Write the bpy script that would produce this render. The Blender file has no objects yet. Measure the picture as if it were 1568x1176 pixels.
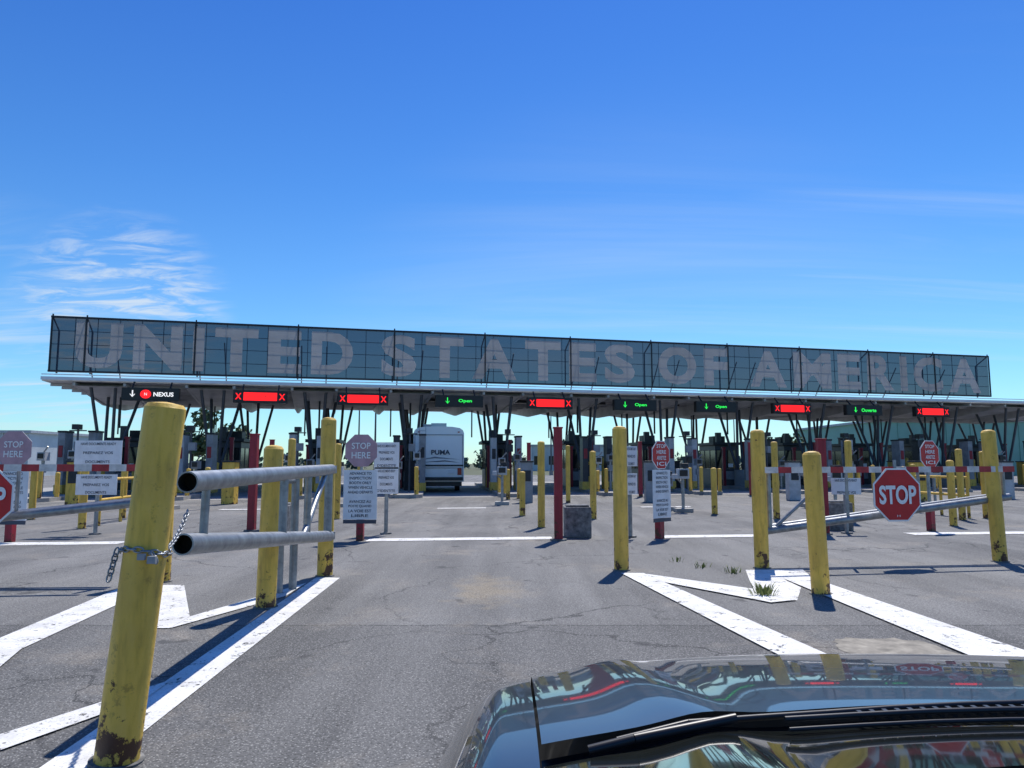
import bpy, math, random
from mathutils import Vector, Matrix
random.seed(7)
scene = bpy.context.scene

# ------------------------------------------------------------------ materials
def new_mat(name):
    m = bpy.data.materials.new(name); m.use_nodes = True
    nt = m.node_tree
    return m, nt, nt.nodes["Principled BSDF"]

def ramp(nt, fac, stops):
    r = nt.nodes.new("ShaderNodeValToRGB")
    el = r.color_ramp.elements
    el[0].position, el[0].color = stops[0][0], stops[0][1]
    el[1].position, el[1].color = stops[-1][0], stops[-1][1]
    for p, c in stops[1:-1]:
        e = el.new(p); e.color = c
    nt.links.new(fac, r.inputs[0])
    return r.outputs[0]

def noise(nt, scale, detail=4, rough=.6, vec=None, dist=0):
    n = nt.nodes.new("ShaderNodeTexNoise")
    n.inputs["Scale"].default_value = scale
    n.inputs["Detail"].default_value = detail
    n.inputs["Roughness"].default_value = rough
    n.inputs["Distortion"].default_value = dist
    if vec is not None: nt.links.new(vec, n.inputs["Vector"])
    return n.outputs[0]

def mixc(nt, fac, a, b, mode='MIX'):
    n = nt.nodes.new("ShaderNodeMixRGB"); n.blend_type = mode
    for i, v in enumerate((fac, a, b)):
        if hasattr(v, "is_output"): nt.links.new(v, n.inputs[i])
        elif i == 0: n.inputs[0].default_value = v
        else: n.inputs[i].default_value = (*v, 1) if len(v) == 3 else v
    return n.outputs[0]

def mathn(nt, op, a, b=0.0, c=None, clamp=False):
    n = nt.nodes.new("ShaderNodeMath"); n.operation = op; n.use_clamp = clamp
    for i, v in enumerate((a, b) if c is None else (a, b, c)):
        if hasattr(v, "is_output"): nt.links.new(v, n.inputs[i])
        else: n.inputs[i].default_value = v
    return n.outputs[0]

def geo_pos(nt):
    return nt.nodes.new("ShaderNodeNewGeometry").outputs["Position"]

def simple(name, col, rough=.6, metal=0, var=.25, scale=3, emis=None, estr=0, bump=0, coat=0):
    m, nt, p = new_mat(name)
    pos = geo_pos(nt)
    n = noise(nt, scale, 3, .65, pos)
    dark = tuple(c*(1-var) for c in col); light = tuple(min(1, c*(1+var*.5)) for c in col)
    c = ramp(nt, n, [(.3, (*dark, 1)), (.7, (*light, 1))])
    nt.links.new(c, p.inputs["Base Color"])
    p.inputs["Roughness"].default_value = rough
    p.inputs["Metallic"].default_value = metal
    if coat: p.inputs["Coat Weight"].default_value = coat; p.inputs["Coat Roughness"].default_value = .03
    if emis:
        p.inputs["Emission Color"].default_value = (*emis, 1); p.inputs["Emission Strength"].default_value = estr
    if bump:
        b = nt.nodes.new("ShaderNodeBump"); b.inputs["Strength"].default_value = bump
        nt.links.new(noise(nt, scale*12, 3, .6, pos), b.inputs["Height"]); nt.links.new(b.outputs[0], p.inputs["Normal"])
    return m

def painted_metal(name, col, rust=(.085, .03, .012)):
    """paint with dirt streaks, chips and rust, more of it near the ground"""
    m, nt, p = new_mat(name)
    pos = geo_pos(nt)
    sep = nt.nodes.new("ShaderNodeSeparateXYZ"); nt.links.new(pos, sep.inputs[0])
    mp = nt.nodes.new("ShaderNodeMapping"); mp.inputs["Scale"].default_value = (1, 1, .18)
    nt.links.new(pos, mp.inputs[0])
    streak = noise(nt, 16, 5, .6, mp.outputs[0])
    base = ramp(nt, streak, [(.25, (col[0]*.62, col[1]*.6, col[2]*.6, 1)), (.5, (*col, 1)), (.8, (col[0]*1.08, col[1]*1.12, col[2]*1.7, 1))])
    blotch = noise(nt, 2.6, 4, .6, pos)
    base = mixc(nt, ramp(nt, blotch, [(.42, (0, 0, 0, 1)), (.75, (.55, .55, .55, 1))]), base, (col[0]*.6, col[1]*.55, col[2]*.8))
    scuff = noise(nt, 11, 6, .75, pos)
    base = mixc(nt, ramp(nt, scuff, [(.58, (0, 0, 0, 1)), (.66, (.55, .55, .55, 1))]), base, (col[0]*.4, col[1]*.36, col[2]*.5))
    chips = noise(nt, 7, 8, .7, pos)
    lowf = nt.nodes.new("ShaderNodeMapRange"); nt.links.new(sep.outputs[2], lowf.inputs[0])
    lowf.inputs[1].default_value = 0; lowf.inputs[2].default_value = .6; lowf.inputs[3].default_value = .18; lowf.inputs[4].default_value = 0
    s = mathn(nt, 'ADD', chips, lowf.outputs[0])
    f = ramp(nt, s, [(.665, (0, 0, 0, 1)), (.69, (1, 1, 1, 1))])
    c = mixc(nt, f, base, rust)
    nt.links.new(c, p.inputs["Base Color"])
    p.inputs["Roughness"].default_value = .5
    b = nt.nodes.new("ShaderNodeBump"); b.inputs["Strength"].default_value = .3; b.inputs["Distance"].default_value = .01
    nt.links.new(noise(nt, 30, 4, .6, pos), b.inputs["Height"]); nt.links.new(b.outputs[0], p.inputs["Normal"])
    return m

M = {}
M['yellow'] = painted_metal("yellow_paint", (.78, .49, .07))
M['red'] = painted_metal("red_paint", (.33, .018, .03))
M['galv'] = simple("galvanised_steel", (.30, .315, .33), .45, .65, .35, 9)
M['dark'] = simple("dark_steel", (.03, .033, .04), .5, .3, .3, 4)
M['strut'] = simple("strut_steel", (.09, .095, .11), .5, .3, .3, 2)
M['black'] = simple("black_plastic", (.012, .012, .013), .45, 0, .3, 6)
M['pipeshade'] = simple("pipe_inside_shade", (.01, .01, .01), .9)  # near-black colour stands in for the shade inside open pipes
M['white'] = simple("white_sheet", (.80, .80, .81), .5, 0, .12, 5)
M['grey'] = simple("grey_cabinet", (.28, .29, .31), .5, 0, .3, 3)
M['lgrey'] = simple("light_grey_panel", (.48, .49, .51), .5, 0, .25, 3)
M['soffit'] = simple("soffit_metal", (.54, .54, .55), .5, .0, .3, .8)
M['fascia'] = simple("fascia_white", (.78, .80, .82), .4, 0, .1, 1)
M['concrete'] = simple("concrete", (.36, .345, .32), .85, 0, .3, 1.2, bump=.3)
M['dconc'] = simple("stained_concrete", (.2, .2, .195), .9, 0, .7, 9, bump=.6)
M['signred'] = simple("sign_red", (.55, .008, .015), .4, 0, .15, 4)
M['fadedred'] = simple("faded_sign_red", (.50, .30, .34), .5, 0, .2, 4)
M['signwhite'] = simple("sign_white", (.85, .85, .85), .4, 0, .05, 5)
M['ink'] = simple("sign_ink", (.06, .07, .10), .5)
M['rubber'] = simple("rubber", (.02, .02, .02), .8)
M['armwhite'] = simple("arm_white", (.68, .64, .61), .4, 0, .3, 8)
M['armred'] = simple("arm_red", (.42, .02, .03), .4, 0, .35, 8)
M['ledred'] = simple("led_red", (.05, 0, 0), .5, emis=(1, .012, .015), estr=1.5)
M['leddark'] = simple("led_red_dim", (.05, 0, 0), .5, emis=(.35, .02, .02), estr=1.0)
M['ledgreen'] = simple("led_green", (0, .05, 0), .5, emis=(.03, 1, .12), estr=1.2)
M['ledwhite'] = simple("led_white", (.5, .5, .5), .5, emis=(1, 1, 1), estr=.9)
M['glass'] = simple("booth_glass", (.015, .02, .024), .08, 0, .3, 2)
M['booth'] = simple("booth_panel", (.045, .05, .06), .45, .2, .3, 2)
M['rvwhite'] = simple("rv_fibreglass", (.93, .93, .91), .35, 0, .04, 1)
M['tail'] = simple("tail_lamp_red", (.4, .01, .01), .2)
M['greenb'] = simple("pale_green_cladding", (.22, .42, .34), .5, 0, .15, .3)
M['bwhite'] = simple("building_white", (.6, .62, .62), .6, 0, .15, .5)
M['carpaint'] = simple("dark_grey_car_paint", (.022, .023, .025), .30, .2, .1, 3, coat=.95)
M['trim'] = simple("black_trim", (.012, .012, .013), .4, 0, .3, 20)
M['screen'] = simple("windscreen_glass", (.02, .024, .022), .07, 0, .4, 6, coat=1)
M['sandy'] = simple("sandy_patch", (.31, .28, .225), .9, 0, .5, 6, bump=.5)

def screenmesh(name, col, opac, transl=0):
    m, nt, p = new_mat(name)
    out = nt.nodes["Material Output"]
    tr = nt.nodes.new("ShaderNodeBsdfTransparent")
    df = nt.nodes.new("ShaderNodeBsdfDiffuse")
    pos = geo_pos(nt)
    c = ramp(nt, noise(nt, .35, 4, .6, pos), [(.3, (col[0]*.75, col[1]*.75, col[2]*.75, 1)), (.7, (*col, 1))])
    nt.links.new(c, df.inputs[0])
    sh = df.outputs[0]
    if transl:
        tl = nt.nodes.new("ShaderNodeBsdfTranslucent"); nt.links.new(c, tl.inputs[0])
        mx = nt.nodes.new("ShaderNodeMixShader"); mx.inputs[0].default_value = transl
        nt.links.new(sh, mx.inputs[1]); nt.links.new(tl.outputs[0], mx.inputs[2]); sh = mx.outputs[0]
    mx = nt.nodes.new("ShaderNodeMixShader"); mx.inputs[0].default_value = opac
    nt.links.new(tr.outputs[0], mx.inputs[1]); nt.links.new(sh, mx.inputs[2])
    nt.links.new(mx.outputs[0], out.inputs[0])
    return m
M['mesh'] = screenmesh("perforated_screen", (.042, .066, .10), .87)
M['letter'] = screenmesh("perforated_letter", (.95, .95, .95), .95, .72)

def asphalt():
    m, nt, p = new_mat("asphalt")
    pos = geo_pos(nt)
    sep = nt.nodes.new("ShaderNodeSeparateXYZ"); nt.links.new(pos, sep.inputs[0])
    big = noise(nt, .28, 5, .6, pos)
    mp = nt.nodes.new("ShaderNodeMapping"); mp.inputs["Rotation"].default_value = (0, 0, math.radians(-6)); mp.inputs["Scale"].default_value = (1.3, .10, 1)
    nt.links.new(pos, mp.inputs[0])
    streak = noise(nt, 1.0, 5, .6, mp.outputs[0])
    base = ramp(nt, big, [(.35, (.135, .133, .128, 1)), (.65, (.235, .23, .22, 1))])
    base = mixc(nt, .45, base, ramp(nt, streak, [(.38, (.10, .098, .094, 1)), (.62, (.27, .265, .25, 1))]))
    wob = noise(nt, 1.5, 3, .5, pos)
    yy = mathn(nt, 'ADD', sep.outputs[1], mathn(nt, 'MULTIPLY', wob, .12))
    near = nt.nodes.new("ShaderNodeMapRange"); nt.links.new(yy, near.inputs[0])
    near.inputs[1].default_value = 6.97; near.inputs[2].default_value = 6.90
    base = mixc(nt, mathn(nt, 'MULTIPLY', near.outputs[0], .8), base, (.72, .725, .735), 'MULTIPLY')
    j = mathn(nt, 'COMPARE', yy, 6.93, .018)
    base = mixc(nt, mathn(nt, 'MULTIPLY', j, .6), base, (.04, .04, .04))
    sand = noise(nt, .55, 6, .7, pos, .4)
    base = mixc(nt, ramp(nt, sand, [(.55, (0, 0, 0, 1)), (.70, (.65, .65, .65, 1))]), base, (.33, .29, .235))
    dst = nt.nodes.new("ShaderNodeVectorMath"); dst.operation = 'DISTANCE'
    m2 = nt.nodes.new("ShaderNodeMapping"); m2.inputs["Scale"].default_value = (1.6, .6, 0)
    nt.links.new(pos, m2.inputs[0]); nt.links.new(m2.outputs[0], dst.inputs[0]); dst.inputs[1].default_value = (-.30*1.6, 8.8*.6, 0)
    sn = mathn(nt, 'ADD', mathn(nt, 'MULTIPLY', dst.outputs["Value"], .55), noise(nt, 3.5, 6, .7, pos))
    base = mixc(nt, ramp(nt, sn, [(.62, (.6, .6, .6, 1)), (.92, (0, 0, 0, 1))]), base, (.33, .27, .18))
    vo = nt.nodes.new("ShaderNodeTexVoronoi"); vo.feature = 'DISTANCE_TO_EDGE'; vo.inputs["Scale"].default_value = .42
    wv = nt.nodes.new("ShaderNodeVectorMath"); wv.operation = 'ADD'
    nn = nt.nodes.new("ShaderNodeTexNoise"); nn.inputs["Scale"].default_value = 1.6; nn.inputs["Detail"].default_value = 5
    nt.links.new(pos, nn.inputs["Vector"])
    nt.links.new(pos, wv.inputs[0]); nt.links.new(nn.outputs[1], wv.inputs[1]); nt.links.new(wv.outputs[0], vo.inputs["Vector"])
    cr = ramp(nt, vo.outputs[0], [(.004, (1, 1, 1, 1)), (.012, (0, 0, 0, 1))])
    msk = ramp(nt, noise(nt, .22, 2, .5, pos), [(.44, (0, 0, 0, 1)), (.54, (1, 1, 1, 1))])
    base = mixc(nt, mathn(nt, 'MULTIPLY', mathn(nt, 'MULTIPLY', cr, msk), .75), base, (.04, .04, .04))
    ag = noise(nt, 48, 4, .8, pos)
    agc = ramp(nt, ag, [(.34, (.2, .2, .2, 1)), (.5, (.95, .95, .95, 1)), (.66, (1.0, 1.0, 1.0, 1))])
    base = mixc(nt, 1, base, agc, 'MULTIPLY')
    v2 = nt.nodes.new("ShaderNodeTexVoronoi"); v2.inputs["Scale"].default_value = 60; nt.links.new(pos, v2.inputs["Vector"])
    sp = ramp(nt, v2.outputs["Distance"], [(.15, (1, 1, 1, 1)), (.36, (0, 0, 0, 1))])
    base = mixc(nt, mathn(nt, 'MULTIPLY', sp, .6), base, (.48, .47, .44))
    oil = ramp(nt, noise(nt, 2.3, 2, .4, pos), [(.69, (0, 0, 0, 1)), (.73, (.65, .65, .65, 1))])
    base = mixc(nt, oil, base, (.05, .05, .05))
    nt.links.new(base, p.inputs["Base Color"])
    p.inputs["Roughness"].default_value = .85
    p.inputs["Specular IOR Level"].default_value = .3
    b = nt.nodes.new("ShaderNodeBump"); b.inputs["Strength"].default_value = .8; b.inputs["Distance"].default_value = .008
    nt.links.new(ag, b.inputs["Height"]); nt.links.new(b.outputs[0], p.inputs["Normal"])
    return m
M['asphalt'] = asphalt()

def roadpaint():
    m, nt, p = new_mat("worn_white_road_paint")
    out = nt.nodes["Material Output"]
    pos = geo_pos(nt)
    n = noise(nt, 3, 8, .65, pos)
    c = ramp(nt, n, [(.3, (.56, .545, .51, 1)), (.65, (.82, .81, .77, 1))])
    f = noise(nt, 60, 3, .7, pos)
    c = mixc(nt, ramp(nt, f, [(.3, (.6, .6, .6, 1)), (.47, (0, 0, 0, 1))]), c, (.3, .29, .27))
    nt.links.new(c, p.inputs["Base Color"]); p.inputs["Roughness"].default_value = .7
    tr = nt.nodes.new("ShaderNodeBsdfTransparent")
    w = mathn(nt, 'ADD', mathn(nt, 'MULTIPLY', noise(nt, 5, 8, .75, pos), .6), mathn(nt, 'MULTIPLY', noise(nt, 35, 4, .7, pos), .4))
    fac = ramp(nt, w, [(.555, (0, 0, 0, 1)), (.595, (1, 1, 1, 1))])
    mx = nt.nodes.new("ShaderNodeMixShader")
    nt.links.new(fac, mx.inputs[0]); nt.links.new(p.outputs[0], mx.inputs[1]); nt.links.new(tr.outputs[0], mx.inputs[2])
    nt.links.new(mx.outputs[0], out.inputs[0])
    return m
M['paint'] = roadpaint()
M['grass'] = simple("dry_grass", (.10, .11, .05), .9, 0, .5, .2)

def leafmat(name, a, b):
    m, nt, p = new_mat(name)
    oi = noise(nt, .9, 2, .6, geo_pos(nt))
    nt.links.new(ramp(nt, oi, [(.3, (*a, 1)), (.7, (*b, 1))]), p.inputs["Base Color"])
    p.inputs["Roughness"].default_value = .7
    return m
M['leaf'] = leafmat("leaves", (.04, .065, .025), (.12, .17, .06))
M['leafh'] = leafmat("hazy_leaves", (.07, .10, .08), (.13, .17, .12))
M['weed'] = leafmat("weed_leaves", (.10, .13, .03), (.25, .28, .08))
M['bark'] = simple("bark", (.07, .055, .04), .9)

# ------------------------------------------------------------------ mesh builder
_txt = {}
def text_geo(s, bold=0.0):
    k = (s, bold)
    if k in _txt: return _txt[k]
    cu = bpy.data.curves.new("t", 'FONT'); cu.body = s; cu.offset = bold; cu.resolution_u = 4
    o = bpy.data.objects.new("t", cu); scene.collection.objects.link(o)
    dg = bpy.context.evaluated_depsgraph_get(); dg.update()
    me = bpy.data.meshes.new_from_object(o.evaluated_get(dg))
    vs = [(v.co.x, v.co.y) for v in me.vertices]; fs = [tuple(p.vertices) for p in me.polygons]
    bpy.data.objects.remove(o); bpy.data.meshes.remove(me)
    x0 = min(v[0] for v in vs); x1 = max(v[0] for v in vs); y0 = min(v[1] for v in vs); y1 = max(v[1] for v in vs)
    vs = [((x-x0)/(x1-x0), (y-y0)/(y1-y0)) for x, y in vs]
    _txt[k] = (vs, fs, (x1-x0)/(y1-y0)); return _txt[k]

class B:
    def __init__(s, *mats):
        s.v = []; s.f = []; s.m = []; s.s = []; s.keys = list(mats)
    def mi(s, k):
        if k not in s.keys: s.keys.append(k)
        return s.keys.index(k)
    def add(s, vs, fs, k, smooth=False):
        o = len(s.v); i = s.mi(k); s.v += [Vector(v) for v in vs]
        for f in fs:
            s.f.append([o+a for a in f]); s.m.append(i); s.s.append(smooth)
    def box(s, c, d, k, rz=0, R=None):
        h = Vector(d)/2; R = R or Matrix.Rotation(rz, 3, 'Z')
        vs = [Vector(c)+R @ Vector((x*h.x, y*h.y, z*h.z)) for x in (-1, 1) for y in (-1, 1) for z in (-1, 1)]
        s.add(vs, [(0, 1, 3, 2), (4, 6, 7, 5), (0, 4, 5, 1), (2, 3, 7, 6), (0, 2, 6, 4), (1, 5, 7, 3)], k)
    def beam(s, p0, p1, w, h, k):
        p0 = Vector(p0); p1 = Vector(p1); d = (p1-p0); L = d.length; d.normalize()
        up = Vector((0, 0, 1)) if abs(d.z) < .95 else Vector((0, 1, 0))
        x = d.cross(up).normalized(); z = x.cross(d)
        R = Matrix((x, d, z)).transposed()
        s.box((p0+p1)/2, (w, L, h), k, R=R)
    def cyl(s, p0, p1, r0, k, r1=None, n=14, cap=True, capk=None):
        r1 = r0 if r1 is None else r1
        p0 = Vector(p0); p1 = Vector(p1); d = (p1-p0).normalized()
        a = d.orthogonal().normalized(); b = d.cross(a)
        vs = []
        for p, r in ((p0, r0), (p1, r1)):
            for i in range(n):
                t = 2*math.pi*i/n; vs.append(p+(a*math.cos(t)+b*math.sin(t))*r)
        s.add(vs, [(i, (i+1) % n, n+(i+1) % n, n+i) for i in range(n)], k, True)
        if cap: s.add(vs[:n], [tuple(reversed(range(n)))], capk or k); s.add(vs[n:], [tuple(range(n))], capk or k)
    def pipe(s, p0, p1, r, k, n=24):
        s.cyl(p0, p1, r, k, n=n, cap=False)
        p0 = Vector(p0); p1 = Vector(p1); d = (p1-p0).normalized()
        s.cyl(p0, p1, r*.86, 'pipeshade', n=n, cap=False)
        a = d.orthogonal().normalized(); b = d.cross(a)
        for p in (p0, p1):
            vs = [p+(a*math.cos(2*math.pi*i/n)+b*math.sin(2*math.pi*i/n))*rr for rr in (r, r*.86) for i in range(n)]
            s.add(vs, [(i, (i+1) % n, n+(i+1) % n, n+i) for i in range(n)], k)
        s.cyl(p0+d*.12, p0+d*.13, r*.85, 'pipeshade', n=n)  # dark disc inside the open end, painted as the shade of the bore
    def prism(s, pts, n, k, backk=None):
        n = Vector(n); N = len(pts); pts = [Vector(p) for p in pts]
        s.add(pts, [tuple(range(N))], k)
        q = [p+n for p in pts]; s.add(q, [tuple(reversed(range(N)))], backk or k)
        s.add(pts+q, [(i, N+i, N+(i+1) % N, (i+1) % N) for i in range(N)], backk or k)
    def text(s, t, c, xd, h, k, w=None, bold=0.0, up=(0, 0, 1), off=.006):
        vs, fs, asp = text_geo(t, bold); xd = Vector(xd).normalized(); up = Vector(up)
        w = w or h*asp; nrm = xd.cross(up)
        s.add([Vector(c)+xd*((x-.5)*w)+up*((y-.5)*h)+nrm*off for x, y in vs], fs, k)
    def octo(s, c, xd, r, k, t=.012, rim=None):
        xd = Vector(xd).normalized(); up = Vector((0, 0, 1)); nrm = xd.cross(up)
        ring = lambda rr: [Vector(c)+xd*(rr*math.cos(math.pi/8+i*math.pi/4))+up*(rr*math.sin(math.pi/8+i*math.pi/4)) for i in range(8)]
        if rim:
            s.prism([p+nrm*0 for p in ring(r)], -nrm*t, rim, 'lgrey')
            s.prism([p+nrm*.004 for p in ring(r*.94)], -nrm*.003, k)
        else: s.prism(ring(r), -nrm*t, k, 'lgrey')
    def link(s, c, d, side, L, W, r, k):
        d = Vector(d).normalized(); side = Vector(side); side = (side-d*side.dot(d)).normalized()
        up = d.cross(side); N = 14; n = 6; vs = []
        for i in range(N):
            t = 2*math.pi*i/N
            p = Vector(c)+d*(math.cos(t)*L/2)+side*(math.sin(t)*W/2)
            o = (d*(math.cos(t)/L)+side*(math.sin(t)/W)).normalized()
            for j in range(n):
                u = 2*math.pi*j/n; vs.append(p+(o*math.cos(u)+up*math.sin(u))*r)
        s.add(vs, [(i*n+j, i*n+(j+1) % n, ((i+1) % N)*n+(j+1) % n, ((i+1) % N)*n+j) for i in range(N) for j in range(n)], k, True)
    def build(s, name, bevel=0):
        me = bpy.data.meshes.new(name)
        me.from_pydata([tuple(v) for v in s.v], [], s.f)
        for k in s.keys: me.materials.append(M[k])
        for p, i, sm in zip(me.polygons, s.m, s.s): p.material_index = i; p.use_smooth = sm
        me.update()
        o = bpy.data.objects.new(name, me); scene.collection.objects.link(o)
        if bevel:
            b = o.modifiers.new("bevel", 'BEVEL'); b.width = bevel; b.segments = 2; b.limit_method = 'ANGLE'
        return o

# ------------------------------------------------------------------ ground
def sheet(name, pts, k, z):
    b = B(); b.add([(x, y, z) for x, y in pts], [tuple(range(len(pts)))], k); return b.build(name)
sheet("ground", [(-3000, -500), (3000, -500), (3000, 5000), (-3000, 5000)], 'grass', -.03)
sheet("asphalt_pavement", [(-90, -25), (110, -25), (110, 95), (-90, 95)], 'asphalt', 0)
R0 = random.Random(3); pp = []
for i in range(34):
    a_ = 2*math.pi*i/34; ex = .42*(abs(math.cos(a_))**.6)*(1 if math.cos(a_) > 0 else -1); ey = .40*(abs(math.sin(a_))**.6)*(1 if math.sin(a_) > 0 else -1)
    q = R0.uniform(.86, 1.06); pp.append((3.0+ex*q, 5.98+ey*q))
sheet("pavement_patch", pp, 'sandy', .003)

mk = B(); mkn = [0]
def mark(pts):
    mkn[0] += 1; z = .005+.0012*(mkn[0] % 10)
    vs = [(x, y, z) for x, y in pts]
    mk.add(vs, [tuple(range(len(vs)))], 'paint')
mark([(-2.20, 2.3), (-1.93, 2.3), (-2.19, 9.62), (-2.50, 9.68)])
mark([(-3.75, 2.3), (-3.40, 2.3), (-4.22, 9.05), (-4.62, 9.10)])
mark([(-4.21, 9.05), (-3.92, 9.05), (-3.06, 7.22), (-3.02, 6.72), (-3.18, 6.72)])
mark([(-3.055, 7.22), (-2.50, 9.2), (-2.48, 8.3), (-3.015, 6.72)])
mark([(-3.10, 3.35), (-2.85, 3.25), (-2.26, 4.75), (-2.28, 5.15)])
mark([(-3.11, 3.36), (-3.84, 5.5), (-3.92, 6.2), (-3.12, 4.0)])
mark([(1.44, 10.0), (2.03, 5.7), (2.30, 3.2), (2.68, 3.2), (2.41, 5.7), (1.74, 10.0)])
mark([(3.42, 9.5), (3.45, 5.7), (3.45, 3.0), (4.05, 3.0), (3.98, 5.7), (3.80, 9.5)])
mark([(1.76, 9.9), (1.81, 9.3), (2.70, 7.9), (3.02, 8.05), (2.78, 8.75)])
mark([(2.79, 8.76), (3.03, 8.06), (3.40, 8.9), (3.42, 9.5), (3.80, 9.5), (4.0, 10.4), (3.2, 10.35)])
sy = lambda x: 14.38+.109*x
for x0, x1 in ((-13, -7.15), (-2.75, .78), (2.95, 5.1), (8.2, 12.5), (-6.9, -5.6)):
    mark([(x0, sy(x0)), (x1, sy(x1)), (x1, sy(x1)+.5), (x0, sy(x0)+.5)])
mark([(-2.42, 24.1), (-.85, 24.3), (-.85, 24.7), (-2.42, 24.5)])
mark([(4.3, 24.8), (6.0, 25.0), (6.0, 25.4), (4.3, 25.2)])
mark([(-9.2, 23.4), (-7.4, 23.6), (-7.4, 24.0), (-9.2, 23.8)])
mk.build("road_markings")

# ------------------------------------------------------------------ bollards
def bollard(x, y, h, r=.1, k='yellow', lean=(0, 0), name="yellow_bollard", n=20):
    b = B(); p = Vector((x, y, -.02)); t = Vector((x+lean[0], y+lean[1], h))
    b.cyl(p, t, r, k, n=n)
    d = (t-p).normalized()
    b.cyl(t, t+d*r*.28, r, k, r1=r*.8, n=n); b.cyl(t+d*r*.28, t+d*r*.42, r*.8, k, r1=r*.3, n=n)
    b.cyl(p+d*.02, p+d*.035, r*1.22, 'dconc', n=n)
    return b.build(name)

b = B(); p = Vector((-1.93, 3.78, -.02)); t = Vector((-1.785, 3.80, 1.735)); d = (t-p).normalized()
b.cyl(p, t, .102, 'yellow', r1=.1, n=40)
b.cyl(t, t+d*.02, .1, 'yellow', r1=.085, n=40); b.cyl(t+d*.02, t+d*.03, .085, 'yellow', r1=.02, n=40)
b.cyl(p+d*.02, p+d*.04, .125, 'dconc', n=24)
b.build("yellow_bollard")
ch = B()
zc_ = p+d*((1.02+.02)/d.z)
side = d.orthogonal().normalized(); s2 = d.cross(side)
for i in range(20):
    a = 2*math.pi*i/20
    q = zc_+(side*math.cos(a)+s2*math.sin(a))*.112+Vector((0, 0, .012*math.sin(a*2)))
    tg = -side*math.sin(a)+s2*math.cos(a)
    ch.link(q, tg, d if i % 2 else (side*math.cos(a)+s2*math.sin(a)), .048, .026, .0045, 'galv')
def hang(a, bb, sag, n):
    a = Vector(a); bb = Vector(bb); pts = [a.lerp(bb, i/n)-Vector((0, 0, sag*4*(i/n)*(1-i/n))) for i in range(n+1)]
    for i in range(n):
        dd = pts[i+1]-pts[i]
        ch.link((pts[i]+pts[i+1])/2, dd, (0, 0, 1) if i % 2 else (dd.y, -dd.x, .01), dd.length*1.45, .026, .0045, 'galv')
hang((-1.76, 3.75, 1.01), (-2.0, 4.62, 1.16), .06, 26)
hang((-1.955, 3.73, 1.03), (-1.975, 3.70, .88), 0, 5)
hang((-1.77, 3.70, 1.02), (-1.74, 3.69, .97), 0, 2)
ch.box((-1.75, 3.665, .985), (.04, .02, .035), 'grey'); ch.box((-1.80, 3.662, 1.0), (.035, .02, .03), 'grey')
ch.build("padlock_chain")

bollard(-2.50, 7.70, 1.60, lean=(.03, 0)); bollard(-2.43, 9.81, 2.02)
bollard(1.50, 10.34, 1.93); bollard(3.49, 10.54, 1.89); bollard(3.45, 8.46, 1.55, lean=(-.04, 0))
bollard(7.27, 11.23, 1.92, lean=(-.05, 0)); bollard(-4.33, 9.35, 1.6)
for x, y, h in ((.67, 17.1, 1.93), (2.09, 27.8, 2.1), (.29, 20.9, 1.2), (-.16, 30.3, 1.2), (2.14, 19.7, 1.75), (6.96, 19.7, 2.0), (5.82, 21.5, 1.3),
                (8.42, 18.6, 2.0), (11.6, 19.3, 1.8), (12.6, 19.9, 1.75), (-4.61, 19.7, 1.95), (-9.63, 16.8, 1.5), (-10.4, 20, 1.3), (-5.1, 17.2, 2.0),
                (-4.9, 24, 1.6), (-9.8, 24, 1.3), (9.5, 24, 1.3), (14, 26, 1.4), (-12.5, 19.5, 1.3), (7.4, 22.8, 1.2),
                (15.5, 21, 1.6), (10.3, 17.5, 1.5), (9.9, 12.6, 1.9)):
    bollard(x, y, h, r=.085, n=12)
for x, y, h in ((.885, 14.3, 2.13), (-5.64, 16.25, 2.08), (6.45, 15.5, 1.95), (-9.7, 30, 2.4), (.7, 31, 2.3), (5.6, 32.5, 2.4), (10.9, 34, 2.4)):
    b = B(); b.box((x, y, h/2), (.16, .16, h), 'red'); b.box((x, y, h+.01), (.19, .19, .03), 'red')
    b.cyl((x, y, 0), (x, y, .03), .16, 'dconc'); b.build("red_height_post", .008)

# ------------------------------------------------------------------ swing gates
g = B()
hu = Vector((-2.36, 9.72, 1.375)); eu = Vector((-2.02, 4.64, 1.336)); hl = Vector((-2.36, 9.72, .52)); el = Vector((-2.03, 4.64, .955))
g.pipe(eu, hu, .067, 'galv'); g.pipe(el, hl, .067, 'galv')
for t_ in (.97, .72, .50):
    g.cyl(hl.lerp(el, 1-t_), hu.lerp(eu, 1-t_), .04 if t_ < .9 else .05, 'galv', n=12)
g.cyl(hl.lerp(el, .32), hu.lerp(eu, .06), .035, 'galv', n=12)
g.cyl(hl.lerp(el, .93), hu.lerp(eu, .93), .028, 'galv', n=12)
for z in (.52, 1.375):
    g.cyl((-2.43, 9.81, z-.05), (-2.43, 9.81, z+.05), .12, 'galv', n=20)
g.build("steel_swing_gate")
b = B()
for dx, dy in ((0, 0), (.28, .25)):
    b.cyl((-2.62+dx*.3, 8.5+dy, 0), (-2.62+dx*.3, 8.5+dy, 1.3), .045, 'galv')
b.cyl((-2.62, 8.5, 1.25), (-2.53, 8.75, 1.25), .03, 'galv'); b.build("gate_stop_frame")

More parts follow.
